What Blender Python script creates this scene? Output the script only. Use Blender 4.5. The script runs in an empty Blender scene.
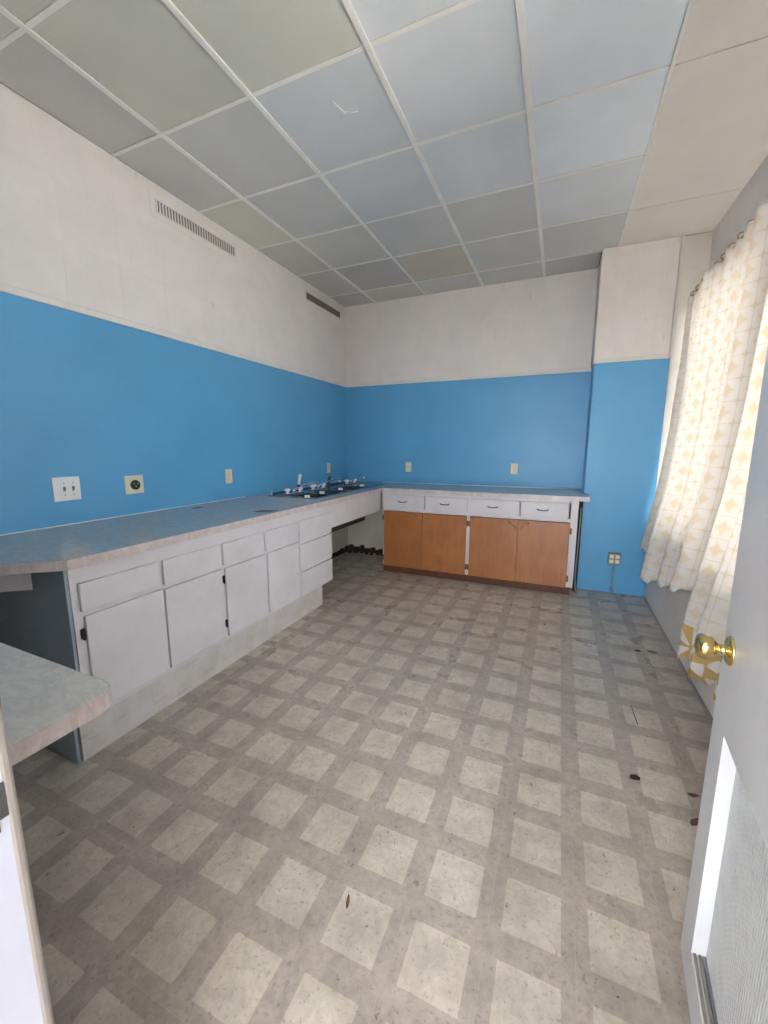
import bpy, bmesh, math, random
from mathutils import Vector, Matrix

# ------------------------------------------------------------------ camera
sc = bpy.context.scene
COL = sc.collection
cam_d = bpy.data.cameras.new('camera')
cam = bpy.data.objects.new('camera', cam_d)
COL.objects.link(cam)
sc.camera = cam
YAW, PITCH, ROLL, FPX = 0.4082, -0.1607, 0.001, 402.496
cam_d.sensor_fit = 'HORIZONTAL'
cam_d.sensor_width = 36.0
cam_d.lens = 36.0 * FPX / 768.0
cam_d.clip_start = 0.01
_f = Vector((-math.sin(YAW) * math.cos(PITCH), math.cos(YAW) * math.cos(PITCH), math.sin(PITCH)))
_r = Vector((math.cos(YAW), math.sin(YAW), 0))
_u = _r.cross(_f)
r2 = _r * math.cos(ROLL) + _u * math.sin(ROLL)
u2 = -_r * math.sin(ROLL) + _u * math.cos(ROLL)
m = Matrix((r2, u2, -_f)).transposed().to_4x4()
m.translation = Vector((2.4806, -4.55, 1.3432))
cam.matrix_world = m

# ------------------------------------------------------------------ world, exposure
world = bpy.data.worlds.new('overcast_sky')
sc.world = world
world.use_nodes = True
bgn = world.node_tree.nodes['Background']
bgn.inputs[0].default_value = (0.86, 0.93, 1.0, 1)
bgn.inputs[1].default_value = 6.0
sc.view_settings.view_transform = 'Standard'
sc.view_settings.look = 'None'
sc.view_settings.gamma = 1.0
sc.view_settings.use_curve_mapping = False
sc.view_settings.exposure = 1.48
sun_d = bpy.data.lights.new('sun', 'SUN')
sun = bpy.data.objects.new('sun', sun_d)
COL.objects.link(sun)
sun_d.energy = 32.0
sun_d.angle = math.radians(1.5)
sun_d.color = (1.0, 0.95, 0.88)
SUN_DIR = Vector((0.55, -0.35, -1.0)).normalized()      # the way the light travels
sun.rotation_euler = SUN_DIR.to_track_quat('-Z', 'Y').to_euler()
sun.location = (-4, 3, 8)

# ------------------------------------------------------------------ measures (metres)
H = 2.9875          # ceiling
ZB = 2.068          # top of the blue paint
XR = 3.4575         # window wall
XL = 3.266          # front of the boxed wall under the window
YN = -4.335         # doorway wall, room side
CX0, CX1, CY = 2.710, 3.266, -0.4077   # corner chase
CT = 0.914          # counter top
GX = [0.0, 0.416, 1.0206, 1.6376, 2.2322, 2.8223]
GY = [0.0, -0.380, -0.9796, -1.5706, -2.1684, -2.7771, -3.3824, -3.986, YN]
rnd = random.Random(7)

# ------------------------------------------------------------------ materials
def s2l(c):
    return tuple(((v / 255.0) / 12.92 if v / 255.0 <= 0.04045 else ((v / 255.0 + 0.055) / 1.055) ** 2.4) for v in c) + (1.0,)

class NT:
    def __init__(self, name):
        self.m = bpy.data.materials.new(name)
        self.m.use_nodes = True
        self.t = self.m.node_tree
        self.b = self.t.nodes['Principled BSDF']
        self.out = self.t.nodes['Material Output']
    def n(self, typ, **kw):
        nd = self.t.nodes.new(typ)
        for k, v in kw.items():
            if k.startswith('i_'):
                nd.inputs[k[2:].replace('_', ' ')].default_value = v
            else:
                setattr(nd, k, v)
        return nd
    def l(self, a, b):
        self.t.links.new(a, b)
    def val(self, x):
        return x
    def math(self, op, a, b=None, clamp=False):
        nd = self.n('ShaderNodeMath', operation=op, use_clamp=clamp)
        for i, v in enumerate((a, b)):
            if v is None: continue
            if isinstance(v, (int, float)): nd.inputs[i].default_value = v
            else: self.l(v, nd.inputs[i])
        return nd.outputs[0]
    def mix(self, fac, a, b, blend='MIX'):
        nd = self.n('ShaderNodeMix', data_type='RGBA', blend_type=blend)
        if isinstance(fac, (int, float)): nd.inputs[0].default_value = fac
        else: self.l(fac, nd.inputs[0])
        for i, v in ((6, a), (7, b)):
            if isinstance(v, tuple): nd.inputs[i].default_value = v
            else: self.l(v, nd.inputs[i])
        return nd.outputs[2]
    def pos(self):
        return self.n('ShaderNodeNewGeometry').outputs['Position']
    def noise(self, vec, scale, detail=3.0, rough=0.55, dist=0.0):
        nd = self.n('ShaderNodeTexNoise')
        nd.inputs['Scale'].default_value = scale
        nd.inputs['Detail'].default_value = detail
        nd.inputs['Roughness'].default_value = rough
        nd.inputs['Distortion'].default_value = dist
        self.l(vec, nd.inputs['Vector'])
        return nd.outputs[0]
    def ramp(self, fac, p0, p1):
        nd = self.n('ShaderNodeMapRange', clamp=True)
        nd.inputs[1].default_value = p0
        nd.inputs[2].default_value = p1
        self.l(fac, nd.inputs[0])
        return nd.outputs[0]
    def scaled(self, vec, s):
        nd = self.n('ShaderNodeMapping')
        nd.inputs['Scale'].default_value = s
        self.l(vec, nd.inputs['Vector'])
        return nd.outputs[0]
    def bump(self, h, strength=0.2, dist=0.01):
        nd = self.n('ShaderNodeBump')
        nd.inputs['Strength'].default_value = strength
        nd.inputs['Distance'].default_value = dist
        self.l(h, nd.inputs['Height'])
        self.l(nd.outputs[0], self.b.inputs['Normal'])
    def color(self, c):
        if isinstance(c, tuple): self.b.inputs['Base Color'].default_value = c
        else: self.l(c, self.b.inputs['Base Color'])
    def rough(self, r):
        if isinstance(r, (int, float)): self.b.inputs['Roughness'].default_value = r
        else: self.l(r, self.b.inputs['Roughness'])

def plain(name, rgb, rough=0.5, metal=0.0, var=0.06, scale=9.0, spec=None):
    t = NT(name)
    p = t.pos()
    n1 = t.noise(p, scale, 4.0)
    c = s2l(rgb)
    dark = tuple(v * (1 - 2.0 * var) for v in c[:3]) + (1,)
    t.color(t.mix(t.ramp(n1, 0.35, 0.7), c, dark))
    t.rough(rough)
    t.b.inputs['Metallic'].default_value = metal
    if spec is not None: t.b.inputs['Specular IOR Level'].default_value = spec
    return t.m

M = {}
def mat_wall(name, lower, blue, zlo, zhi):
    """painted wall: blue from zlo up to zhi, plaster below"""
    t = NT(name)
    p = t.pos()
    sep = t.n('ShaderNodeSeparateXYZ'); t.l(p, sep.inputs[0])
    fac = t.math('GREATER_THAN', sep.outputs[2], zlo)
    n1 = t.noise(p, 2.3, 3.0)
    n2 = t.noise(p, 55.0, 2.0)
    b = t.mix(t.ramp(n1, 0.3, 0.75), s2l(blue), s2l(tuple(v * 0.955 for v in blue)))
    lo = t.mix(t.ramp(n1, 0.35, 0.7), s2l(lower), s2l(tuple(v * 0.9 for v in lower)))
    t.color(t.mix(fac, lo, b))
    t.rough(0.42)
    t.bump(n2, 0.08, 0.004)
    return t.m
BLUE = (94, 167, 214)
M['wall_blue'] = mat_wall('painted_wall_blue', (214, 206, 194), BLUE, 0.80, ZB)
M['wall_bluefull'] = mat_wall('painted_chase_blue', (214, 206, 194), BLUE, -1.0, ZB)

def mat_dirty_white(name, rgb, rough=0.5, dirt=0.25, scratch=True):
    t = NT(name)
    p = t.pos()
    n1 = t.noise(p, 3.2, 4.0, 0.6)
    n2 = t.noise(p, 60.0, 3.0, 0.65)
    c = t.mix(t.ramp(n1, 0.42, 0.78), s2l(rgb), s2l(tuple(v * 0.93 for v in rgb)))
    spots = t.ramp(n2, 0.70, 0.80)
    spots = t.math('MULTIPLY', spots, dirt)
    c = t.mix(spots, c, s2l((120, 110, 100)))
    t.color(c)
    t.rough(rough)
    t.bump(n2, 0.05, 0.003)
    return t.m
M['white'] = mat_dirty_white('worn_white_enamel', (206, 200, 203), 0.38, 0.35)
M['white_toe'] = mat_dirty_white('scuffed_white_kickboard', (200, 194, 191), 0.45, 0.75)
def mat_kick():
    t = NT('scuffed_white_kickboard')
    p = t.pos()
    sep = t.n('ShaderNodeSeparateXYZ'); t.l(p, sep.inputs[0])
    n1 = t.noise(p, 7.0, 5.0, 0.65)
    st = t.noise(t.scaled(p, (1, 1, 5.0)), 9.0, 4.0, 0.6, 0.6)
    n2 = t.noise(p, 48.0, 3.0, 0.65)
    c = t.mix(t.ramp(n1, 0.40, 0.72), s2l((202, 196, 193)), s2l((182, 175, 170)))
    c = t.mix(t.math('MULTIPLY', t.ramp(st, 0.60, 0.72), 0.55), c, s2l((140, 126, 116)))
    c = t.mix(t.math('MULTIPLY', t.ramp(n2, 0.68, 0.74), 0.8), c, s2l((110, 92, 80)))
    t.color(c); t.rough(0.45)
    return t.m
M['white_toe'] = mat_kick()
M['white_door'] = mat_dirty_white('grey_white_door_paint', (220, 221, 224), 0.35, 0.15)
M['trim_white'] = mat_dirty_white('cream_white_trim', (224, 217, 208), 0.45, 0.3)
M['jamb'] = mat_dirty_white('white_jamb_paint', (190, 192, 206), 0.4, 0.3)
M['casing'] = mat_dirty_white('worn_beige_casing', (146, 139, 133), 0.5, 0.6)
M['upper'] = mat_dirty_white('white_upper_wall', (230, 223, 218), 0.6, 0.3)
M['wall_grey'] = mat_dirty_white('grey_white_window_wall', (226, 221, 216), 0.55, 0.2)
M['slate'] = plain('slate_blue_side_paint', (146, 160, 172), 0.5, 0, 0.08, 4.0)
M['dark'] = plain('dark_void', (26, 22, 20), 0.8)
M['darkbrown'] = plain('rotten_wood_and_gap_shade', (46, 34, 28), 0.85, 0, 0.25, 30)
M['concrete'] = plain('added_paving', (200, 197, 192), 0.9, 0, 0.1, 2)
M['subfloor'] = plain('pale_tile_seam_bed', (186, 178, 170), 0.7, 0, 0.05, 8)

def mat_walltile():
    t = NT('painted_fibre_tile')
    p = t.pos()
    oi = t.n('ShaderNodeObjectInfo')
    n1 = t.noise(p, 4.0, 4.0, 0.6)
    n2 = t.noise(t.scaled(p, (1, 1, 0.25)), 26.0, 3.0, 0.6)
    n3 = t.noise(p, 240.0, 1.0)
    c = t.mix(t.ramp(n1, 0.35, 0.75), s2l((234, 226, 222)), s2l((224, 217, 212)))
    c = t.mix(t.math('MULTIPLY', oi.outputs['Random'], 0.10), c, s2l((206, 198, 196)))
    c = t.mix(t.math('MULTIPLY', t.ramp(n2, 0.66, 0.76), 0.30), c, s2l((172, 165, 158)))
    t.color(c)
    t.rough(0.62)
    t.bump(n3, 0.12, 0.002)
    return t.m
M['walltile'] = mat_walltile()

def mat_floor():
    t = NT('vinyl_floor_tile')
    tc = t.n('ShaderNodeTexCoord')
    sep = t.n('ShaderNodeSeparateXYZ'); t.l(tc.outputs['Object'], sep.inputs[0])
    p = t.pos()
    oi = t.n('ShaderNodeObjectInfo')
    def soft(o):
        a = t.math('ABSOLUTE', o)
        return t.ramp(a, 0.0785, 0.0768)
    sq = t.math('MULTIPLY', soft(sep.outputs[0]), soft(sep.outputs[1]))
    n1 = t.noise(p, 38.0, 4.0, 0.62, 0.6)
    n2 = t.noise(p, 6.0, 4.0, 0.6)
    n3 = t.noise(p, 75.0, 3.0, 0.7)
    band = t.mix(t.ramp(n1, 0.35, 0.68), s2l((186, 175, 164)), s2l((168, 157, 147)))
    light = t.mix(t.ramp(n1, 0.42, 0.75), s2l((209, 200, 186)), s2l((191, 181, 167)))
    c = t.mix(sq, band, light)
    # walked-in grime in broad patches
    c = t.mix(t.math('MULTIPLY', t.ramp(n2, 0.42, 0.72), 0.50), c, s2l((122, 114, 108)))
    # dark nicks and flecks
    st = t.noise(t.scaled(p, (1.0, 0.55, 1)), 62.0, 2.0, 0.5, 0.8)
    nick = t.math('MULTIPLY', t.ramp(st, 0.695, 0.72), t.ramp(n2, 0.40, 0.62))
    c = t.mix(t.math('MULTIPLY', nick, 0.75), c, s2l((70, 58, 50)))
    fl = t.math('MULTIPLY', t.ramp(n3, 0.57, 0.70), 0.55)
    c = t.mix(fl, c, s2l((112, 102, 94)))
    c = t.mix(t.math('MULTIPLY', oi.outputs['Random'], 0.10), c, s2l((128, 120, 112)))
    t.color(c)
    r = t.ramp(n2, 0.3, 0.8)
    t.rough(t.math('ADD', t.math('MULTIPLY', r, 0.2), 0.24))
    t.bump(n1, 0.06, 0.002)
    return t.m
M['floor'] = mat_floor()

def mat_laminate(name, base, vein, rough):
    t = NT(name)
    p = t.pos()
    w = t.noise(t.scaled(p, (1.0, 2.2, 1.0)), 7.0, 6.0, 0.65, 2.2)
    f = t.noise(p, 42.0, 4.0, 0.6, 0.5)
    c = t.mix(t.ramp(w, 0.40, 0.62), s2l(base), s2l(vein))
    c = t.mix(t.math('MULTIPLY', t.ramp(f, 0.45, 0.7), 0.45), c, s2l(tuple(v * 0.86 for v in base)))
    c = t.mix(t.math('MULTIPLY', t.ramp(w, 0.60, 0.68), 0.5), c, s2l(tuple(min(255, v * 1.12) for v in base)))
    t.color(c); t.rough(rough)
    return t.m
M['lam_top'] = mat_laminate('marbled_grey_laminate', (182, 180, 178), (170, 167, 165), 0.16)
M['lam_desk'] = mat_laminate('matt_marbled_grey_laminate', (232, 229, 222), (214, 210, 204), 0.42)
M['lam_edge'] = mat_laminate('marbled_pink_grey_laminate_edge', (206, 194, 190), (182, 168, 164), 0.3)

def mat_wood():
    t = NT('brown_birch_veneer')
    p = t.pos()
    oi = t.n('ShaderNodeObjectInfo')
    g = t.noise(t.scaled(p, (14, 14, 1.1)), 4.0, 5.0, 0.6, 0.8)
    b = t.noise(t.scaled(p, (2, 2, 2.5)), 2.2, 3.0, 0.5)
    c = t.mix(t.ramp(g, 0.3, 0.72), s2l((170, 108, 62)), s2l((148, 88, 46)))
    c = t.mix(t.math('MULTIPLY', t.ramp(b, 0.4, 0.7), 0.5), c, s2l((180, 118, 70)))
    c = t.mix(t.math('MULTIPLY', oi.outputs['Random'], 0.25), c, s2l((138, 80, 42)))
    t.color(c); t.rough(0.36)
    return t.m
M['wood'] = mat_wood()
M['woodkick'] = plain('dark_brown_kickboard', (98, 56, 36), 0.55, 0, 0.2, 14)
M['chrome'] = plain('chrome', (225, 228, 232), 0.12, 1.0, 0.02)
M['steel'] = plain('brushed_steel', (160, 163, 166), 0.24, 1.0, 0.1, 30)
M['brass'] = plain('polished_brass', (228, 202, 138), 0.12, 1.0, 0.04)
M['oldbrass'] = plain('tarnished_brass', (196, 156, 98), 0.35, 0.8, 0.1)
M['hinge'] = plain('dark_bronze_hinge', (58, 50, 46), 0.45, 0.7, 0.15, 40)
M['cabhinge'] = plain('brown_bronze_hinge', (112, 86, 62), 0.45, 0.5, 0.15, 40)
M['black'] = plain('black_plastic', (24, 24, 26), 0.4)
M['cream'] = plain('cream_plastic', (226, 214, 184), 0.4, 0, 0.03)
M['ivory'] = plain('pale_ivory_plate', (226, 221, 196), 0.4, 0, 0.05)
M['whiteplastic'] = plain('white_plastic', (238, 236, 234), 0.35, 0, 0.02)
M['greyplastic'] = plain('grey_plastic', (150, 148, 146), 0.45, 0, 0.04)
M['acrylic'] = plain('clear_white_acrylic', (236, 240, 246), 0.12, 0, 0.02)
M['vent'] = plain('grey_vent_metal', (132, 124, 120), 0.5, 0.2, 0.06)
M['ventdark'] = plain('dark_duct', (104, 96, 92), 0.8)
M['tee'] = plain('white_ceiling_tee', (242, 238, 232), 0.45, 0, 0.04)
M['board'] = plain('cream_white_board', (238, 229, 220), 0.6, 0, 0.03, 3.0)
M['plenum'] = plain('plenum_dark', (96, 92, 88), 0.8)
M['conduit'] = plain('painted_conduit', (142, 160, 178), 0.4, 0.4, 0.05)
M['box_metal'] = plain('grey_metal_box', (150, 146, 136), 0.45, 0.5, 0.06)
M['rubber'] = plain('dark_hose_rubber', (38, 32, 30), 0.6)
M['grille'] = plain('grey_white_grille', (206, 207, 209), 0.45, 0.1, 0.06, 30)
M['soil'] = plain('brown_scrap', (112, 80, 54), 0.8, 0, 0.2, 60)
M['scrap_dark'] = plain('dark_chip', (58, 46, 40), 0.8, 0, 0.2, 60)
M['hole'] = plain('brown_chipboard', (84, 60, 46), 0.85, 0, 0.2, 60)

def mat_panel(name, rgb, gloss=0.28):
    """prismatic plastic ceiling panel"""
    t = NT(name)
    p = t.pos()
    n1 = t.noise(p, 1.7, 3.0, 0.5)
    c = t.mix(t.ramp(n1, 0.35, 0.7), s2l(rgb), s2l(tuple(v * 0.95 for v in rgb)))
    t.color(c); t.rough(gloss)
    sep = t.n('ShaderNodeSeparateXYZ'); t.l(p, sep.inputs[0])
    w = t.n('ShaderNodeMath', operation='SINE'); t.l(t.math('MULTIPLY', sep.outputs[0], 420.0), w.inputs[0])
    w2 = t.n('ShaderNodeMath', operation='SINE'); t.l(t.math('MULTIPLY', sep.outputs[1], 420.0), w2.inputs[0])
    t.bump(t.math('ADD', w.outputs[0], w2.outputs[0]), 0.05, 0.002)
    return t.m
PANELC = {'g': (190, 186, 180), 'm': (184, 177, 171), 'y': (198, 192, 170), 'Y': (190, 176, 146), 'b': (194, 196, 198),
          'B': (214, 219, 226), 'c': (204, 206, 209), 'l': (190, 185, 171), 'd': (174, 168, 162), 'o': (194, 190, 170)}  # pale bluish codes: skylight reflected from the window, painted into the panel colour
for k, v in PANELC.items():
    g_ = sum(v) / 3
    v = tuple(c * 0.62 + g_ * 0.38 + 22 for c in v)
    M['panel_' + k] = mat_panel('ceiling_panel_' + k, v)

def mat_curtain(border):
    t = NT('printed_curtain_' + ('border' if border else 'plain'))
    uv = t.n('ShaderNodeTexCoord').outputs['UV']
    sep = t.n('ShaderNodeSeparateXYZ'); t.l(uv, sep.inputs[0])
    CELL = 0.115
    def cell(o):
        f = t.math('FRACT', t.math('DIVIDE', o, CELL))
        return t.math('ABSOLUTE', t.math('SUBTRACT', f, 0.5))      # 0 centre .. .5 border
    cx, cy = cell(sep.outputs[0]), cell(sep.outputs[1])
    a = t.math('ADD', t.math('POWER', t.math('MULTIPLY', cx, 2.0), 0.66), t.math('POWER', t.math('MULTIPLY', cy, 2.0), 0.66))
    ast = t.ramp(a, 0.98, 0.72)
    ex, ey = t.math('SUBTRACT', 0.5, cx), t.math('SUBTRACT', 0.5, cy)
    a2 = t.math('ADD', t.math('POWER', t.math('MULTIPLY', ex, 2.0), 0.66), t.math('POWER', t.math('MULTIPLY', ey, 2.0), 0.66))
    ast2 = t.math('MULTIPLY', t.ramp(a2, 0.62, 0.54), 0.75)
    line = t.math('MAXIMUM', t.ramp(cx, 0.478, 0.492), t.ramp(cy, 0.478, 0.492))
    white = s2l((244, 238, 232))
    c = t.mix(t.math('MAXIMUM', ast, ast2), white, s2l((238, 225, 206)))
    c = t.mix(t.math('MULTIPLY', line, 0.35), c, s2l((196, 184, 172)))
    if border:
        # hem band: yellow ground with white leaves round each cell corner
        ang = t.n('ShaderNodeMath', operation='ARCTAN2')
        fx = t.math('SUBTRACT', t.math('FRACT', t.math('DIVIDE', sep.outputs[0], 0.20)), 0.5)
        fy = t.math('SUBTRACT', t.math('FRACT', t.math('DIVIDE', sep.outputs[1], 0.20)), 0.5)
        t.l(fy, ang.inputs[0]); t.l(fx, ang.inputs[1])
        rr = t.math('SQRT', t.math('ADD', t.math('MULTIPLY', fx, fx), t.math('MULTIPLY', fy, fy)))
        pet = t.math('ABSOLUTE', t.math('COSINE', t.math('MULTIPLY', ang.outputs[0], 2.5)))
        leaf = t.math('MULTIPLY', t.ramp(pet, 0.62, 0.70), t.math('MULTIPLY', t.ramp(rr, 0.52, 0.48), t.ramp(rr, 0.05, 0.08)))
        hem = t.mix(leaf, s2l((214, 184, 122)), white)
        c = t.mix(t.math('LESS_THAN', sep.outputs[1], 0.21), c, hem)
    dif = t.n('ShaderNodeBsdfDiffuse'); t.l(c, dif.inputs[0])
    tr = t.n('ShaderNodeBsdfTranslucent'); t.l(c, tr.inputs[0])
    mx = t.n('ShaderNodeMixShader'); mx.inputs[0].default_value = 0.29
    t.l(dif.outputs[0], mx.inputs[1]); t.l(tr.outputs[0], mx.inputs[2])
    t.l(mx.outputs[0], t.out.inputs[0])
    return t.m
M['curtain'] = mat_curtain(False)
M['curtain_border'] = mat_curtain(True)

def mat_glass():
    t = NT('window_glass')
    tr = t.n('ShaderNodeBsdfTransparent'); tr.inputs[0].default_value = (0.95, 0.97, 0.97, 1)
    gl = t.n('ShaderNodeBsdfGlossy'); gl.inputs['Roughness'].default_value = 0.02
    fr = t.n('ShaderNodeFresnel'); fr.inputs[0].default_value = 1.45
    mx = t.n('ShaderNodeMixShader'); t.l(fr.outputs[0], mx.inputs[0])
    t.l(tr.outputs[0], mx.inputs[1]); t.l(gl.outputs[0], mx.inputs[2])
    t.l(mx.outputs[0], t.out.inputs[0])
    return t.m
M['glass'] = mat_glass()

# ------------------------------------------------------------------ mesh helpers
class MB:
    def __init__(self):
        self.v, self.f, self.sm = [], [], []
    def add(self, vs, fs, smooth=False):
        o = len(self.v)
        self.v += [tuple(p) for p in vs]
        self.f += [tuple(i + o for i in f) for f in fs]
        self.sm += [smooth] * len(fs)
        return self
    def box(self, x0, x1, y0, y1, z0, z1):
        x0, x1 = min(x0, x1), max(x0, x1); y0, y1 = min(y0, y1), max(y0, y1); z0, z1 = min(z0, z1), max(z0, z1)
        return self.add([(x0, y0, z0), (x1, y0, z0), (x1, y1, z0), (x0, y1, z0), (x0, y0, z1), (x1, y0, z1), (x1, y1, z1), (x0, y1, z1)],
                        [(0, 3, 2, 1), (4, 5, 6, 7), (0, 1, 5, 4), (1, 2, 6, 5), (2, 3, 7, 6), (3, 0, 4, 7)])
    def prism(self, poly, z0, z1):
        n = len(poly)      # counter-clockwise seen from above
        vs = [(x, y, z0) for x, y in poly] + [(x, y, z1) for x, y in poly]
        fs = [tuple(reversed(range(n))), tuple(range(n, 2 * n))] + [(i, (i + 1) % n, n + (i + 1) % n, n + i) for i in range(n)]
        return self.add(vs, fs)
    def tube(self, pts, r, seg=10, caps=True):
        pts = [Vector(p) for p in pts]
        rs = r if isinstance(r, (list, tuple)) else [r] * len(pts)
        rings = []
        prev = None
        for i, p in enumerate(pts):
            d = (pts[min(i + 1, len(pts) - 1)] - pts[max(i - 1, 0)])
            d = d.normalized() if d.length > 1e-9 else Vector((0, 0, 1))
            if prev is None:
                a = Vector((0, 0, 1)) if abs(d.z) < 0.9 else Vector((1, 0, 0))
                u = d.cross(a).normalized()
            else:
                u = (prev - d * prev.dot(d)).normalized()
            prev = u
            w = d.cross(u)
            rings.append([p + (u * math.cos(2 * math.pi * k / seg) + w * math.sin(2 * math.pi * k / seg)) * rs[i] for k in range(seg)])
        vs = [q for rg in rings for q in rg]
        fs = []
        for i in range(len(rings) - 1):
            for k in range(seg):
                a, b = i * seg + k, i * seg + (k + 1) % seg
                fs.append((a, b, b + seg, a + seg))
        self.add(vs, fs, True)
        if caps:
            o = len(self.v) - len(vs)
            self.f += [tuple(o + k for k in reversed(range(seg))), tuple(o + (len(rings) - 1) * seg + k for k in range(seg))]
            self.sm += [False, False]
        return self
    def lathe(self, origin, axis, prof, seg=20):
        """prof: list of (distance along the axis, radius)"""
        o = Vector(origin); d = Vector(axis).normalized()
        a = Vector((0, 0, 1)) if abs(d.z) < 0.9 else Vector((1, 0, 0))
        u = d.cross(a).normalized(); w = d.cross(u)
        vs = []
        for t, r in prof:
            r = max(r, 0.0003)
            vs += [o + d * t + (u * math.cos(2 * math.pi * k / seg) + w * math.sin(2 * math.pi * k / seg)) * r for k in range(seg)]
        fs = []
        for i in range(len(prof) - 1):
            for k in range(seg):
                p, q = i * seg + k, i * seg + (k + 1) % seg
                fs.append((p, q, q + seg, p + seg))
        fs += [tuple(reversed(range(seg))), tuple((len(prof) - 1) * seg + k for k in range(seg))]
        return self.add(vs, fs, True)

ORG = {}      # world origin of every unrotated object
def finish(name, mb, mat, origin, parent=None, bevel=0.0, local=False):
    me = bpy.data.meshes.new(name)
    org = Vector((0, 0, 0)) if local else Vector(origin)
    me.from_pydata([tuple(Vector(p) - org) for p in mb.v], [], mb.f)
    me.validate()
    if len(me.polygons) == len(mb.sm):
        for p, s in zip(me.polygons, mb.sm): p.use_smooth = s
    bm = bmesh.new(); bm.from_mesh(me)
    bmesh.ops.recalc_face_normals(bm, faces=bm.faces)
    if bevel > 0:
        es = [e for e in bm.edges if len(e.link_faces) == 2 and e.calc_face_angle(0) > 0.6]
        bmesh.ops.bevel(bm, geom=es, offset=bevel, segments=2, profile=0.5, affect='EDGES', clamp_overlap=True)
    bm.to_mesh(me); bm.free()
    me.materials.append(M[mat] if isinstance(mat, str) else mat)
    ob = bpy.data.objects.new(name, me)
    COL.objects.link(ob)
    return ob

def part(name, mb, mat, parent, bevel=0.0, label=None):
    """a child mesh, built in world coordinates (the parent is unrotated)"""
    org = ORG[parent.name]
    ob = finish(name, mb, mat, org, bevel=bevel)
    ob.parent = parent
    ORG[ob.name] = org
    if label: ob['label'] = label
    return ob

def tag(ob, label, cat=None, group=None, kind=None):
    ob['label'] = label
    if cat: ob['category'] = cat
    if group: ob['group'] = group
    if kind: ob['kind'] = kind
    return ob

def solo(name, mb, mat, label, cat, group=None, kind=None, bevel=0.0):
    xs = [p[0] for p in mb.v]; ys = [p[1] for p in mb.v]; zs = [p[2] for p in mb.v]
    org = Vector(((min(xs) + max(xs)) / 2, (min(ys) + max(ys)) / 2, min(zs)))
    ob = finish(name, mb, mat, org, bevel=bevel)
    ob.location = org
    ORG[ob.name] = org
    return tag(ob, label, cat, group, kind)

def thing(name, loc, label, cat, group=None, kind=None):
    ob = bpy.data.objects.new(name, None)
    ob.empty_display_size = 0.05
    ob.location = loc
    COL.objects.link(ob)
    ORG[ob.name] = Vector(loc)
    return tag(ob, label, cat, group, kind)

def struct(name, mb, mat, label, cat='room', bevel=0.0):
    return solo(name, mb, mat, label, cat, kind='structure', bevel=bevel)

# ------------------------------------------------------------------ added ground outside, floor and its tiles
struct('ground', MB().box(-12, 16, -14, 10, -0.45, -0.30), 'concrete', 'added grey paving outside the building', 'ground')  # added paving, kept pale to bounce daylight up to the ceiling
floor = struct('floor', MB().box(-0.1, 3.62, -4.48, 0.1, -0.30, -0.0003), 'subfloor',
               'worn vinyl floor of grey tiles with pale squares', 'floor')
PT = 0.2262
sx0, sy0 = 2.605, -3.600
tile_cache = {}
def floor_tile(x0, x1, y0, y1, cx, cy):
    g = 0.0005
    key = tuple(round(v, 4) for v in (x0 - cx, x1 - cx, y0 - cy, y1 - cy))
    if key not in tile_cache:
        mb = MB().box(x0 - cx + g, x1 - cx - g, y0 - cy + g, y1 - cy - g, -0.00025, 0.0)
        tile_cache[key] = finish('floor_tile', mb, 'floor', (0, 0, 0), local=True)
        ob = tile_cache[key]
    else:
        ob = tile_cache[key].copy(); COL.objects.link(ob)
    ob.parent = floor
    ob.location = Vector((cx, cy, 0)) - ORG['floor']
for i in range(-12, 4):
    for j in range(-4, 17):
        x0, y0 = sx0 + i * PT, sy0 + j * PT
        cx, cy = x0 + PT / 2, y0 + PT / 2
        a, b, c_, d = max(x0, 0), min(x0 + PT, XL), max(y0, YN - 0.14), min(y0 + PT, 0)
        if b - a < 0.01 or d - c_ < 0.01: continue
        if b < 0.66 and c_ < -3.66 and False: continue
        if b < 0.66 and d < -1.74 and c_ > -3.64: continue       # under the closed cabinets
        if a > 0.82 and c_ > -0.56 and b < 2.63: continue
        if a > CX0 and c_ > CY: continue
        floor_tile(a, b, c_, d, cx, cy)

# ------------------------------------------------------------------ walls
wall_left = struct('wall_left', MB().box(-0.12, 0, -4.475, 0.12, -0.3, 3.1), 'wall_blue', 'left wall, blue below and white tile above', 'wall')
wall_back = struct('wall_back', MB().box(0, 3.62, 0, 0.12, -0.3, 3.1), 'wall_blue', 'far wall behind the wooden cabinets, blue below white', 'wall')
wall_corner = struct('wall_corner', MB().box(CX0, CX1, CY, 0, 0, H - 0.001), 'wall_bluefull', 'blue boxed-out chase in the far right corner', 'wall')
# window wall: sill box, head, piers
WY0, WY1, WZ0, WZ1 = -4.20, -0.50, 0.74, 2.46
mb = MB()
mb.box(XR, 3.62, -4.475, 0, -0.3, WZ0 - 0.02).box(XR, 3.62, -4.475, 0, WZ1, 3.1).box(XR, 3.62, WY1, 0, WZ0 - 0.02, WZ1).box(XR, 3.62, -4.475, WY0, WZ0 - 0.02, WZ1)
wall_right = struct('wall_right', mb, 'wall_grey', 'grey white window wall on the right', 'wall')
mb = MB().box(XL, XR, YN, CY, 0, 0.70)
sill_box = struct('wall_under_window', mb, 'wall_grey', 'boxed grey white wall below the curtains', 'wall')
part('ledge_board', MB().box(XL - 0.012, XR, YN, CY, 0.70, 0.72), 'trim_white', sill_box, 0.003)
part('baseboard_strip', MB().box(XL - 0.006, XL, YN, CY - 0.002, 0.0, 0.008), 'greyplastic', sill_box)
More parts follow.
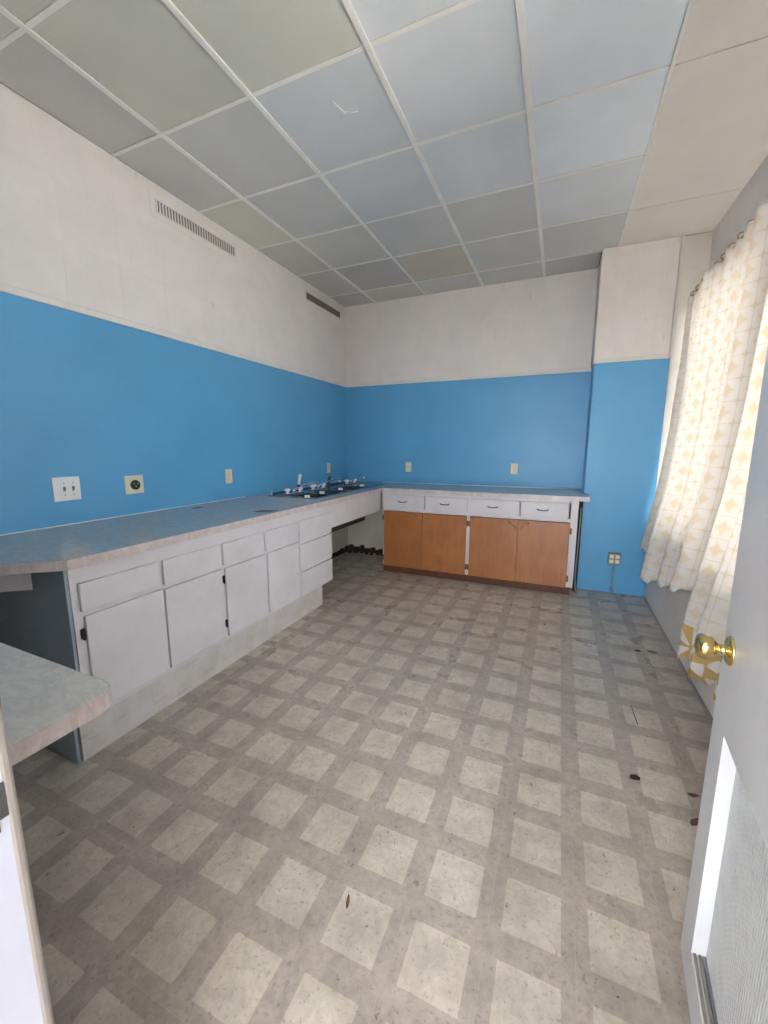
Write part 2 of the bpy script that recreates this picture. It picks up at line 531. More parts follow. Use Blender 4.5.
# white return between the chase and the window wall
struct('trim_1', MB().box(CX1 + 0.002, XR, CY + 0.002, CY + 0.05, 0.72, H), 'trim_white', 'white board between the blue chase and the curtain', 'trim')
struct('trim_2', MB().box(CX1 - 0.012, CX1 + 0.010, CY - 0.024, CY + 0.001, ZB + 0.001, H - 0.002), 'trim_white',
       'thin vertical batten at the right edge of the white chase tiles', 'trim', 0.002)
# doorway wall
JX, HX = 1.870, 2.776
DH = 2.07
mb = MB().box(0, JX - 0.02, YN - 0.14, YN, -0.3, 3.1).box(HX + 0.02, 3.62, YN - 0.14, YN, -0.3, 3.1).box(JX - 0.02, HX + 0.02, YN - 0.14, YN, DH + 0.02, 3.1)
wall_near = struct('wall_near', mb, 'upper', 'wall with the open doorway', 'wall')

# added unseen porch steering daylight into the doorway: roof and walls, far end open
mb = MB().box(0.55, 0.67, -8.6, YN - 0.14, -0.3, 2.75).box(4.6, 4.72, -8.6, YN - 0.14, -0.3, 2.75).box(3.62, 4.72, YN - 0.14, YN, -0.3, 2.75)
struct('wall_added_porch', mb, 'upper', 'plain white walls of the added unseen porch behind the doorway', 'wall')
struct('ceiling_added_porch', MB().box(0.55, 4.72, -8.6, YN - 0.14, 2.75, 2.85), 'upper', 'flat white roof of the added unseen porch', 'ceiling')
struct('floor_added_porch', MB().box(0.67, 4.6, -8.6, YN - 0.145, -0.30, -0.004), 'concrete', 'grey concrete floor of the added unseen porch', 'floor')
# door frame
mb = MB().box(JX - 0.02, JX, YN - 0.14, YN + 0.004, 0, DH)
fr = struct('trim_3', mb, 'jamb', 'white door jamb with a metal strike plate at the lower left', 'trim', 0.002)
part('strike_plate', MB().box(JX, JX + 0.002, YN - 0.045, YN + 0.002, 0.884, 0.932), 'steel', fr, 0.0008, 'worn steel strike plate')
part('door_stop', MB().box(JX, JX + 0.012, YN - 0.115, YN - 0.085, 0, DH), 'jamb', fr, 0.002)
part('chipped_notch', MB().box(JX, JX + 0.0015, YN - 0.03, YN - 0.008, 0.868, 0.882), 'soil', fr, 0.0005, 'bare brown chip below the strike')
struct('trim_4', MB().box(JX - 0.085, JX + 0.002, YN, YN + 0.013, 0, DH + 0.08), 'casing', 'worn beige casing edge beside the left jamb', 'trim', 0.004)
struct('trim_5', MB().box(HX, HX + 0.02, YN - 0.14, YN, 0, DH), 'jamb', 'white jamb on the hinge side of the doorway', 'trim', 0.002)
struct('trim_6', MB().box(JX, HX, YN - 0.14, YN, DH, DH + 0.02), 'jamb', 'white head of the doorway', 'trim', 0.002)
struct('trim_7', MB().box(HX - 0.002, HX + 0.085, YN, YN + 0.013, 0, DH + 0.08), 'casing', 'beige casing behind the open door', 'trim', 0.004)

# upper wall tiles and the strip below them
TT = 0.010
ZT = 2.103
rows = [ZT + k * (H + 0.006 - ZT) / 3 for k in range(4)]
def tiles(parent, along, cuts, const, sign):
    for k in range(3):
        for a, b in zip(cuts[:-1], cuts[1:]):
            if b - a < 0.01: continue
            g = 0.0001
            if along == 'y': mb = MB().box(const, const + sign * TT, a + g, b - g, rows[k] + g, rows[k + 1] - g)
            else: mb = MB().box(a + g, b - g, const, const + sign * TT, rows[k] + g, rows[k + 1] - g)
            part('wall_tile', mb, 'walltile', parent, 0.0006)
cuts = sorted([YN, -TT] + [-0.05 - 0.305 * k for k in range(0, 15) if -0.05 - 0.305 * k > YN + 0.02 and k > 0])
tiles(wall_left, 'y', cuts, 0, 1)
cuts = [0.0] + [0.112 + 0.305 * k for k in range(9) if 0.112 + 0.305 * k < CX0 - 0.02] + [CX0]
tiles(wall_back, 'x', cuts, 0, -1)
tiles(wall_corner, 'x', [CX0, CX0 + 0.125, CX0 + 0.43, CX1 - 0.013], CY, -1)
part('edge_strip', MB().box(0, TT + 0.002, YN, -TT, ZB, ZT - 0.001), 'upper', wall_left, 0.002)
part('edge_strip', MB().box(0, CX0, -TT - 0.002, 0, ZB, ZT - 0.001), 'upper', wall_back, 0.002)
part('edge_strip', MB().box(CX0 - 0.010, CX1 - 0.013, CY - TT - 0.002, CY, ZB, ZT - 0.001), 'trim_white', wall_corner, 0.002)
part('side_board', MB().box(CX0 - 0.010, CX0, CY - TT, -TT - 0.001, ZT, H - 0.002), 'upper', wall_corner, 0.001)

# ------------------------------------------------------------------ ceiling
ceiling = struct('ceiling', MB().box(-0.12, 3.62, -4.475, 0.12, H + 0.03, H + 0.12), 'plenum', 'suspended ceiling of square plastic panels', 'ceiling')
#          back ................................ near
codes = ['mllyggmg',      # column beside the left wall
         'ldlgdogg',
         'gYgbboBb',
         'gggbbBBB',
         'dbbBBBBB']
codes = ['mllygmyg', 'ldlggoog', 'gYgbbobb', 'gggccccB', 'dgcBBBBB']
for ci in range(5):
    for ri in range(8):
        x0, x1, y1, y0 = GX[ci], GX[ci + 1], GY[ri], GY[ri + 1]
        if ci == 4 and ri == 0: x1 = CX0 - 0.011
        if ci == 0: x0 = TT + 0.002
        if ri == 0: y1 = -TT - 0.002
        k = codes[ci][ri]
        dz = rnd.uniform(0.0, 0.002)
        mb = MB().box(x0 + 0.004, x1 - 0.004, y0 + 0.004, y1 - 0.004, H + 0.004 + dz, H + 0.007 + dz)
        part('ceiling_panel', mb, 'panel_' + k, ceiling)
for gx in GX[1:]:
    w = 0.0135 if gx < 2.8 else 0.008
    part('main_tee', MB().box(gx - w, gx + w, YN, -TT - 0.002 if gx < 2.6 else CY - TT, H - 0.003, H + 0.0035), 'tee', ceiling, 0.001)
for gy in GY[1:-1]:
    for ci in range(5):
        w = 0.0105
        x0 = GX[ci] + (0.013 if ci else TT + 0.002)
        x1 = GX[ci + 1] - 0.013
        if gy > CY and ci == 4: x1 = CX0 - 0.011
        part('cross_tee', MB().box(x0, x1, gy - w, gy + w, H - 0.0005, H + 0.0035), 'tee', ceiling, 0.001)
bc = [CY - 0.0005, -0.9796, -2.1684, -3.3824, YN]
for a, b in zip(bc[:-1], bc[1:]):
    part('ceiling_board', MB().box(GX[5] + 0.009, XR - 0.001, b + 0.0025, a - 0.0025, H, H + 0.012), 'board', ceiling, 0.001)
# a torn sliver hanging on one panel
part('torn_sliver', MB().tube([(1.36, -2.616, H + 0.001), (1.375, -2.56, H - 0.001), (1.385, -2.523, H - 0.002), (1.41, -2.508, H - 0.001), (1.449, -2.497, H + 0.001)],
     [0.001, 0.003, 0.0035, 0.0025, 0.001], 6), 'whiteplastic', ceiling, label='white torn sliver on a ceiling panel')

# ------------------------------------------------------------------ window
win = thing('window_1', (XR + 0.05, (WY0 + WY1) / 2, WZ0), 'wide window behind the printed curtains', 'window', kind='structure')
fx0, fx1 = XR + 0.045, XR + 0.085
mb = MB().box(fx0, fx1, WY0, WY1, WZ0 - 0.02, WZ0 + 0.04).box(fx0, fx1, WY0, WY1, WZ1 - 0.05, WZ1).box(fx0, fx1, WY0, WY0 + 0.05, WZ0 + 0.04, WZ1 - 0.05).box(fx0, fx1, WY1 - 0.05, WY1, WZ0 + 0.04, WZ1 - 0.05)
part('window_frame', mb, 'trim_white', win, 0.003)
n = 3
pw = (WY1 - WY0 - 0.1) / n
for k in range(n):
    y0 = WY0 + 0.05 + k * pw
    if k: part('mullion', MB().box(fx0, fx1, y0 - 0.02, y0 + 0.02, WZ0 + 0.04, WZ1 - 0.05), 'trim_white', win, 0.003)
    part('pane', MB().box(fx0 + 0.018, fx0 + 0.022, y0 + (0.02 if k else 0), y0 + pw - (0.02 if k < n - 1 else 0), WZ0 + 0.04, WZ1 - 0.05), 'glass', win)
part('window_sill', MB().box(XR + 0.001, 3.62, WY0, WY1, WZ0 - 0.02, WZ0 - 0.0205 + 0.001), 'trim_white', win)

# ------------------------------------------------------------------ cabinets on the left
FX = 0.755          # face of the doors' frame
def slab(x0, x1, y0, y1, z0, z1): return MB().box(x0, x1, y0, y1, z0, z1)
def left_unit(name, y0, y1, label, drawers, doors, left_panel=False, right_panel=False):
    t = thing(name, (0.38, (y0 + y1) / 2, 0), label, 'cabinet')
    e0 = 0.0 if left_panel else 0.0
    # carcass without its front: back is the wall; sides, bottom, kickboard
    bot = 0.222
    body = MB().box(0.012, FX - 0.02, y0 + 0.0005, y0 + 0.018, bot, 0.872).box(0.012, FX - 0.02, y1 - 0.018, y1 - 0.0005, bot, 0.872).box(0.012, FX - 0.02, y0 + 0.018, y1 - 0.018, bot, bot + 0.018)
    part('body', body, 'slate' if left_panel else 'white', t, 0.001)
    return t
def face_frame(t, y0, y1, cells, z0=0.222, z1=0.873):
    """front board with its rails and stiles; cells are the openings (y0, y1, z0, z1)"""
    mb = MB()
    ys = sorted(set([y0, y1] + [c[0] for c in cells] + [c[1] for c in cells]))
    zs = sorted(set([z0, z1] + [c[2] for c in cells] + [c[3] for c in cells]))
    for a, b in zip(ys[:-1], ys[1:]):
        run = None
        for c, d in zip(zs[:-1], zs[1:]):
            my, mz = (a + b) / 2, (c + d) / 2
            inside = any(q[0] < my < q[1] and q[2] < mz < q[3] for q in cells)
            if inside:
                if run: mb.box(FX - 0.02, FX, a, b, run[0], run[1]); run = None
            else:
                run = (run[0], d) if run else (c, d)
        if run: mb.box(FX - 0.02, FX, a, b, run[0], run[1])
    part('face_frame', mb, 'white', t)
def front(t, name, y0, y1, z0, z1, proud=0.017, bev=0.003):
    return part(name, MB().box(FX + 0.0008, FX + proud, y0, y1, z0, z1), 'white', t, bev)
def side_hinge(t, y, z):
    h = MB().tube([(FX + 0.011, y, z - 0.024), (FX + 0.011, y, z + 0.024)], 0.0055, 8).box(FX, FX + 0.004, y - 0.007, y + 0.004, z - 0.02, z + 0.02)
    return h

uA = left_unit('base_cabinet', -3.656, -2.898, 'white two-door base cabinet nearest the doorway, slate blue end panel', 0, 0, True)
face_frame(uA, -3.656, -2.898, [(-3.60, -3.30, 0.70, 0.79), (-3.24, -2.93, 0.70, 0.79), (-3.60, -3.30, 0.27, 0.64), (-3.24, -2.93, 0.27, 0.64)])
front(uA, 'drawer', -3.631, -3.287, 0.689, 0.806); front(uA, 'drawer', -3.260, -2.905, 0.682, 0.804)
d1 = front(uA, 'cabinet_door', -3.622, -3.272, 0.250, 0.667); d2 = front(uA, 'cabinet_door', -3.262, -2.902, 0.250, 0.660)
part('hinge', side_hinge(uA, -3.632, 0.595), 'hinge', d1); part('hinge', side_hinge(uA, -3.632, 0.325), 'hinge', d1)
part('kickboard', MB().box(0.03, 0.681, -3.648, -2.898, 0.0, 0.221), 'white_toe', uA, 0.002)
part('end_board', MB().box(0.23, FX - 0.006, -3.668, -3.6565, 0.222, 0.872).box(0.23, 0.676, -3.668, -3.6565, 0.0, 0.222), 'slate', uA, 0.001, 'slate blue end panel')

uB = left_unit('base_cabinet', -2.898, -2.157, 'white two-door base cabinet with black hinges between the end cabinet and drawers', 0, 0)
face_frame(uB, -2.898, -2.157, [(-2.86, -2.57, 0.70, 0.79), (-2.50, -2.20, 0.70, 0.79), (-2.86, -2.56, 0.27, 0.64), (-2.48, -2.19, 0.27, 0.64)])
front(uB, 'drawer', -2.884, -2.552, 0.676, 0.803); front(uB, 'drawer', -2.523, -2.180, 0.672, 0.803)
d3 = front(uB, 'cabinet_door', -2.874, -2.530, 0.246, 0.656); d4 = front(uB, 'cabinet_door', -2.505, -2.165, 0.246, 0.655)
part('hinge', side_hinge(uB, -2.884, 0.592), 'hinge', d3); part('hinge', side_hinge(uB, -2.884, 0.327), 'hinge', d3)
part('kickboard', MB().box(0.03, 0.681, -2.898, -2.157, 0.0, 0.221), 'white_toe', uB, 0.002)

uC = left_unit('drawer_cabinet', -2.157, -1.700, 'white three-drawer cabinet at the end beside the open sink bay', 0, 0)
face_frame(uC, -2.157, -1.700, [(-2.12, -1.73, 0.66, 0.79), (-2.12, -1.73, 0.44, 0.60), (-2.12, -1.73, 0.25, 0.39)])
front(uC, 'drawer', -2.148, -1.702, 0.640, 0.806); front(uC, 'drawer', -2.148, -1.700, 0.424, 0.628); front(uC, 'drawer', -2.148, -1.698, 0.228, 0.413)
part('kickboard', MB().box(0.03, 0.681, -2.157, -1.723, 0.0, 0.221), 'white_toe', uC, 0.002)

# white apron under the sink counter
ap = solo('sink_apron', MB().box(FX - 0.018, FX, -1.699, -0.652, 0.668, 0.873), 'white', 'long white board closing the counter front above the open sink bay', 'panel', bevel=0.002)

# ------------------------------------------------------------------ cabinets along the far wall
FY = -0.650
def back_unit(x0, x1, label, stiles, drawers, doors, hinges_at, pulls):
    t = thing('wood_door_cabinet', ((x0 + x1) / 2, -0.33, 0), label, 'cabinet')
    z0 = 0.075
    body = MB().box(x0 + 0.0005, x0 + 0.018, FY + 0.02, -0.012, z0, 0.872).box(x1 - 0.018, x1 - 0.0005, FY + 0.02, -0.012, z0, 0.872).box(x0 + 0.018, x1 - 0.018, FY + 0.02, -0.012, z0, z0 + 0.018)
    part('body', body, 'white', t, 0.001)
    ff = MB().box(x0, x1, FY, FY + 0.02, 0.847, 0.873).box(x0, x1, FY, FY + 0.02, 0.677, 0.712).box(x0, x1, FY, FY + 0.02, z0 + 0.001, 0.10)
    for k, (a, b) in enumerate(stiles):
        ff.box(a, b, FY, FY + 0.02, 0.712, 0.847)
        if k != 1: ff.box(a, b, FY, FY + 0.02, 0.10, 0.677)      # the doors of a pair close on each other
    part('face_frame', ff, 'white', t)
    for a, b in drawers:
        d = part('drawer', MB().box(a, b, FY - 0.006, FY + 0.012, 0.711, 0.845), 'white', t, 0.002)
        c = (a + b) / 2 - 0.015
        pts = [(c + 0.046 * math.cos(q) , FY - 0.006 - 0.022 * math.sin(q), 0.782 - 0.008 * math.sin(q)) for q in [math.pi * k / 10 for k in range(11)]]
        part('pull', MB().tube(pts, 0.0042, 8), 'hinge', d, label='small dark curved pull')
    for (a, b), hx, (px, sgn) in zip(doors, hinges_at, pulls):
        d = part('cabinet_door', MB().box(a, b, FY - 0.017, FY - 0.0006, 0.0755, 0.672), 'wood', t, 0.002)
        for hz in (0.60, 0.16):
            part('hinge', MB().box(hx - 0.008, hx + 0.008, FY - 0.0205, FY - 0.0002, hz - 0.026, hz + 0.026), 'cabhinge', d, 0.001)
        pp = [(px - sgn * (0.030 - 0.06 * k / 10), FY - 0.016 - 0.020 * math.sin(math.pi * k / 10), 0.597 + 0.046 * (1 - (k / 10) ** 1.6)) for k in range(11)]
        part('handle', MB().tube(pp, [0.010, 0.007, 0.005, 0.0045, 0.005, 0.006, 0.005, 0.0045, 0.005, 0.007, 0.010], 8), 'oldbrass', d, label='curved brass handle set aslant')
    part('kickboard', MB().box(x0, x1 - (0.02 if x1 > 2 else 0), FY + 0.012, FY + 0.03, 0.0, 0.074), 'woodkick', t, 0.001)
    return t
back_unit(0.780, 1.700, 'white-framed cabinet with two brown wood doors beside the open sink bay', [(0.780, 0.800), (1.225, 1.237), (1.682, 1.700)],
          [(0.800, 1.243), (1.257, 1.684)], [(0.800, 1.2292), (1.2328, 1.680)], [0.792, 1.688], [(1.175, 1), (1.287, -1)])
back_unit(1.700, 2.663, 'white-framed cabinet with two brown wood doors beside the blue chase', [(1.700, 1.714), (2.155, 2.170), (2.606, 2.663)],
          [(1.716, 2.166), (2.180, 2.588)], [(1.716, 2.1622), (2.1658, 2.606)], [1.709, 2.614], [(2.110, 1), (2.222, -1)])

# ------------------------------------------------------------------ worktop (L-shaped, with the sink cut out)
SX0, SX1, SY0, SY1 = 0.335, 0.640, -1.696, -0.668
top = thing('worktop', (0.40, -2.0, 0.876), 'grey marbled laminate worktop running round the left and far walls', 'worktop')
ZU = 0.876
EDG = 0.784
mb = MB()
# near end with its diagonal, then strips round the sink, then the far run
mb.prism([(0.003, -3.99), (0.20, -4.10), (0.45, -3.912), (EDG, -3.669), (EDG, -1.80), (0.003, -1.80)], ZU, CT)
mb.box(0.003, SX0, -1.80, -0.003, ZU, CT).box(SX1, EDG, -1.80, -0.677, ZU, CT).box(SX0, SX1, -1.80, SY0, ZU, CT).box(SX0, SX1, SY1, -0.003, ZU, CT).box(SX1, CX0 - 0.001, -0.677, -0.003, ZU, CT).box(CX0 - 0.001, 2.742, -0.677, CY - 0.003, ZU, CT)
part('top_sheet', mb, 'lam_top', top)
e = 0.0022
def edge_strip(a, b):
    d = Vector((b[0] - a[0], b[1] - a[1], 0)); nrm = Vector((d.y, -d.x, 0)).normalized() * e
    return MB().prism([(a[0], a[1]), (a[0] + nrm.x, a[1] + nrm.y), (b[0] + nrm.x, b[1] + nrm.y), (b[0], b[1])], ZU - 0.001, CT - 0.0008)
for a, b in [((0.20, -4.10), (EDG, -3.669)), ((EDG, -3.669), (EDG, -0.677)), ((EDG, -0.677), (2.742, -0.677)), ((2.742, -0.677), (2.742, CY - 0.003))]:
    part('edge_strip', edge_strip(a, b), 'lam_edge', top)
part('wall_bead', MB().tube([(0.006, -4.0, CT + 0.001), (0.006, -1.86, CT + 0.001)], 0.004, 6), 'whiteplastic', top, label='white caulk line along the wall')
part('wall_bead', MB().tube([(0.50, -0.006, CT + 0.001), (CX0, -0.006, CT + 0.001)], 0.004, 6), 'whiteplastic', top, label='white caulk line along the wall')
part('cut_patch', MB().prism([(0.63, -2.47), (0.735, -2.45), (0.74, -2.34), (0.63, -2.38)], CT, CT + 0.0012), 'hole', top, label='bare brown patch in the worktop')
part('cut_patch', MB().prism([(0.12, -2.52), (0.165, -2.52), (0.165, -2.45), (0.12, -2.45)], CT, CT + 0.0012), 'scrap_dark', top, label='small dark patch by the wall')

# white apron under the diagonal counter end
solo('knee_apron', MB().prism([(0.515, -3.670), (0.165, -3.935), (0.177, -3.951), (0.540, -3.676)], 0.765, 0.875), 'white',
     'white board under the slanted worktop end', 'panel')

# lower desk
dk = thing('desk', (0.75, -4.14, 0), 'low grey marbled desk top with a rounded corner by the doorway', 'desk')
poly = [(0.003, YN + 0.002), (1.492, YN + 0.002), (1.492, -4.030)]
for k in range(1, 8):
    q = math.pi / 2 * k / 8
    poly.append((1.437 + 0.055 * math.cos(q), -4.012 + 0.055 * math.sin(q)))
poly += [(1.43, -3.957), (0.003, -3.942)]
part('desk_top', MB().prism(poly, 0.699, 0.743), 'lam_desk', dk)
pe = MB()
def offs(pts, d):
    out = []
    for i, p in enumerate(pts):
        a = Vector(pts[max(i - 1, 0)]); b = Vector(pts[min(i + 1, len(pts) - 1)])
        t_ = (b - a).normalized(); out.append((p[0] + t_.y * d, p[1] - t_.x * d))
    return out
rim = poly[1:]
ro = offs(rim, 0.0022)
for i in range(len(rim) - 1):
    pe.prism([rim[i], ro[i], ro[i + 1], rim[i + 1]], 0.698, 0.7418)
part('edge_strip', pe, 'lam_edge', dk)
part('support_panel', MB().box(0.12, 0.138, YN + 0.01, -3.98, 0, 0.699), 'slate', dk)
part('support_panel', MB().box(0.003, 1.30, YN + 0.002, YN + 0.022, 0.60, 0.699), 'white', dk)

# ------------------------------------------------------------------ sink and its fittings
sk = thing('sink', (0.42, (SY0 + SY1) / 2, CT), 'long stainless steel sink with three basins in the worktop', 'sink')
DX0 = 0.150
ry0, ry1 = SY0 - 0.04, -0.300
bs = [(-1.692, -1.432), (-1.398, -1.084), (-1.050, -0.672)]
BX0, BX1 = 0.350, 0.625
rim = MB().box(DX0, BX0, ry0, ry1, CT, CT + 0.006).box(BX1, BX1 + 0.025, ry0, ry1, CT, CT + 0.006)
seps = [ry0] + [v for b in bs for v in b] + [ry1]
for a, b in zip(seps[0::2], seps[1::2]): rim.box(BX0, BX1, a, b, CT, CT + 0.006)
part('rim', rim, 'steel', sk, 0.001)
part('back_lip', MB().box(DX0, DX0 + 0.006, ry0 + 0.06, ry1, CT + 0.006, CT + 0.024), 'steel', sk, 0.001)
for a, b in bs:
    g = MB()
    t_ = 0.003
    g.box(BX0, BX1, a, b, 0.752, 0.755).box(BX0, BX0 + t_, a, b, 0.755, CT).box(BX1 - t_, BX1, a, b, 0.755, CT).box(BX0 + t_, BX1 - t_, a, a + t_, 0.755, CT).box(BX0 + t_, BX1 - t_, b - t_, b, 0.755, CT)
    bo = part('basin', g, 'steel', sk)
    part('drain', MB().lathe(((BX0 + BX1) / 2, (a + b) / 2, 0.7552), (0, 0, 1), [(0, 0.036), (0.002, 0.036), (0.002, 0.024), (0.0005, 0.022)], 16), 'chrome', bo)
CD = CT + 0.006
def faucet(yc, dx, dz, label, spread=0.095):
    t = thing('faucet', (0.285, yc, CD), label, 'faucet', 'swing faucets on the sink')
    x = 0.285
    part('deck_plate', MB().box(x - 0.025, x + 0.025, yc - spread - 0.03, yc + spread + 0.03, CD, CD + 0.014), 'chrome', t, 0.005)
    for s in (-1, 1):
        h = part('handle', MB().lathe((x, yc + s * spread, CD + 0.014), (0, 0, 1), [(0, 0.016), (0.006, 0.012), (0.012, 0.010), (0.016, 0.022), (0.026, 0.029), (0.036, 0.028), (0.042, 0.018), (0.043, 0.004)], 14), 'acrylic', t, label='clear round knob')
    part('hub', MB().lathe((x, yc, CD + 0.014), (0, 0, 1), [(0, 0.020), (0.02, 0.018), (0.032, 0.014), (0.036, 0.004)], 14), 'chrome', t)
    tip = Vector((x + dx[0], yc + dx[1], CD + dz))
    b0 = Vector((x, yc, CD + 0.035))
    pts = [b0 + (tip - b0) * k / 7 for k in range(8)]
    pts = [p + Vector((0, 0, 0.006 * math.sin(math.pi * k / 7))) for k, p in enumerate(pts)]
    sp = part('spout', MB().tube(pts + [tip + Vector((0.004, 0.008, -0.008)), tip + Vector((0.005, 0.010, -0.028))], [0.0085] * 8 + [0.0095, 0.010], 10), 'chrome', t)
    part('tip', MB().lathe(tuple(tip + Vector((0.005, 0.010, -0.028))), (0, 0, -1), [(0, 0.0115), (0.016, 0.0115)], 12), 'whiteplastic', sp)
faucet(-1.535, (0.03, 0.29), 0.088, 'chrome swing faucet with clear knobs nearest the drawers')
faucet(-1.130, (0.03, 0.36), 0.092, 'chrome swing faucet with clear knobs over the middle basin')
faucet(-0.420 - 0.02, (0.03, 0.26), 0.090, 'chrome swing faucet with clear knobs nearest the far wall')
def sprayer(x, y, white, label):
    t = thing('sink_sprayer', (x, y, CD), label, 'sprayer')
    part('collar', MB().lathe((x, y, CD), (0, 0, 1), [(0, 0.024), (0.01, 0.022), (0.045, 0.018), (0.066, 0.014)], 14), 'black', t)
    p = [(x, y, CD + 0.064), (x, y + 0.002, CD + 0.08), (x + 0.002, y + 0.008, CD + 0.12), (x + 0.006, y + 0.016, CD + 0.15), (x + 0.010, y + 0.022, CD + 0.162)]
    if not white: p = [(a, b, CD + (c - CD) * 0.62) for a, b, c in p]
    part('spray_head', MB().tube(p, [0.012, 0.013, 0.014, 0.017, 0.012], 12), 'whiteplastic' if white else 'black', t)
sprayer(0.205, -1.345, True, 'white hand sprayer in a black collar standing on the sink deck')
sprayer(0.205, -0.800, False, 'short black hand sprayer on the sink deck')
for k, (bx, by) in enumerate([(0.559, -1.713), (0.517, -1.415), (0.515, -1.067), (0.545, -0.653)]):
    words = ['white block on the sink rim nearest the drawers', 'white block on the divider between first and middle basins',
             'white block on the divider between middle and last basins', 'white block on the sink rim nearest the far wall'][k]
    solo('rim_block', MB().box(bx - 0.03, bx + 0.008, by - 0.014, by + 0.014, CD, CD + 0.020), 'whiteplastic', words, 'block', 'white blocks on the sink rim', bevel=0.003)
# small upright pin left of the sink
solo('rim_post', MB().lathe((0.160, -1.69, CD if False else CT), (0, 0, 1), [(0, 0.010), (0.006, 0.010), (0.008, 0.006), (0.046, 0.006), (0.050, 0.003)], 12), 'chrome',
     'small chrome post on the worktop left of the sink', 'post')
# hose and bearer seen under the counter
solo('drain_hose', MB().tube([(0.50, -1.685, 0.560), (0.48, -1.50, 0.535), (0.44, -1.30, 0.555), (0.40, -1.12, 0.61), (0.39, -1.02, 0.70), (0.40, -0.98, 0.749)], 0.011, 10), 'rubber',
     'dark hose drooping under the sink', 'hose')
solo('sink_bearer', MB().box(0.650, 0.690, -1.699, -0.90, 0.600, 0.748), 'darkbrown', 'dark wooden bearer under the sink behind the white apron', 'bearer', bevel=0.002)
# rotten skirting inside the sink bay
def ragged(along, a, b, n, label):
    g = MB()
    for k in range(n):
        u0, u1 = a + (b - a) * k / n, a + (b - a) * (k + 1) / n
        h = 0.045 + rnd.random() * 0.045
        dpt = 0.016 + rnd.random() * 0.014
        if along == 'y': g.box(0.001, dpt, u0, u1, 0.0, h)
        else: g.box(u0, u1, -dpt, -0.001, 0.0, h)
    return solo('baseboard_rotten', g, 'darkbrown', label, 'baseboard', kind='structure')
ragged('y', -1.70, -0.03, 26, 'rotten dark skirting on the left wall inside the sink bay')
ragged('x', 0.03, 0.76, 14, 'rotten dark skirting on the far wall inside the sink bay')
for k in range(9):
    x, y = 0.08 + 0.075 * k, -0.06 - 0.10 * rnd.random()
    r = 0.02 + 0.02 * rnd.random()
    g = MB().lathe((x, y, 0), (0, 0, 1), [(0, r * 1.2), (r * 0.5, r), (r * 0.9, r * 0.5), (r, 0.002)], 7)
    solo('rubble_lump', g, 'darkbrown', 'dark rubble lump at the back of the sink bay, %s from the left wall' % ['first', 'second', 'third', 'fourth', 'fifth', 'sixth', 'seventh', 'eighth', 'ninth'][k], 'rubble', 'rubble in the sink bay')
# loose cable in the gap beside the far cabinets
solo('loose_cable', MB().tube([(2.690, -0.528, 0.80), (2.688, -0.530, 0.40), (2.682, -0.55, 0.18), (2.690, -0.59, 0.05), (2.70, -0.60, 0.006)], 0.005, 8), 'greyplastic',
     'thin loose cable in the gap between cabinet and blue chase', 'cable')
# dark sheet and board in the gap, its shade put into their colour
part('shade_flank', MB().box(CX0 - 0.004, CX0, CY + 0.002, -0.003, 0.0, 0.872), 'darkbrown', wall_corner)
solo('gap_shade_board', MB().box(2.672, 2.704, -0.52, -0.02, 0.0, 0.868), 'darkbrown', 'dark board painted as the shade in the gap beside the wooden cabinets', 'board')

# ------------------------------------------------------------------ plates and outlets
def plate(name, y, z, w, h, label, cat, mat, face, at):
    """face 'L' lies on the left wall, 'B' on the far wall, 'C' on the chase"""
    t = thing(name, at(0, 0, 0), label, cat)
    return t
def frame_on(face, u, z):
    if face == 'L': return lambda a, b, c: (c, u + a, z + b)
    if face == 'B': return lambda a, b, c: (u + a, -c, z + b)
    return lambda a, b, c: (u + a, CY - c, z + b)
def obox(at, a0, a1, b0, b1, c0, c1):
    p, q = at(a0, b0, c0), at(a1, b1, c1)
    return MB().box(p[0], q[0], p[1], q[1], p[2], q[2])
def axis_of(face): return (1, 0, 0) if face == 'L' else (0, -1, 0)
def outlet(face, u, z, label, mat='cream'):
    at = frame_on(face, u, z)
    t = thing('wall_outlet', at(0, -0.057, 0), label, 'outlet', 'duplex outlets on the blue walls')
    part('cover_plate', obox(at, -0.036, 0.036, -0.057, 0.057, 0, 0.006), mat, t, 0.002)
    for s in (-1, 1):
        r = part('receptacle', obox(at, -0.017, 0.017, s * 0.020 - 0.014, s * 0.020 + 0.014, 0.006, 0.009), mat, t, 0.003)
        for q in (-0.007, 0.005):
            part('slot', obox(at, q, q + 0.002, s * 0.020 - 0.004, s * 0.020 + 0.006, 0.009, 0.0095), 'black', r)
    part('screw', MB().lathe(at(0, 0, 0.006), axis_of(face), [(0, 0.003), (0.001, 0.003)], 8), 'steel', t)
outlet('L', -2.025, 1.103, 'cream outlet on the left wall above the middle of the worktop')
outlet('L', -0.455, 1.098, 'cream outlet on the left wall above the sink')
outlet('B', 0.831, 1.105, 'cream outlet on the far wall nearest the sink corner')
outlet('B', 2.040, 1.111, 'cream outlet on the far wall nearest the blue chase')
# light switches
at = frame_on('L', -3.218, 1.113)
t = thing('light_switch', at(0, -0.065, 0), 'large white double light switch plate on the blue wall', 'switch')
part('cover_plate', obox(at, -0.068, 0.068, -0.065, 0.065, 0, 0.007), 'whiteplastic', t, 0.003)
for a in (-0.014, 0.030):
    s = part('switch_slot', obox(at, a - 0.006, a + 0.006, -0.013, 0.013, 0.007, 0.0085), 'greyplastic', t)
    part('toggle', obox(at, a - 0.004, a + 0.004, -0.002, 0.011, 0.0085, 0.018), 'greyplastic', s, 0.001)
    for b in (-0.033, 0.033):
        part('screw', MB().lathe(at(a, b, 0.007), (1, 0, 0), [(0, 0.003), (0.001, 0.003)], 8), 'steel', t)
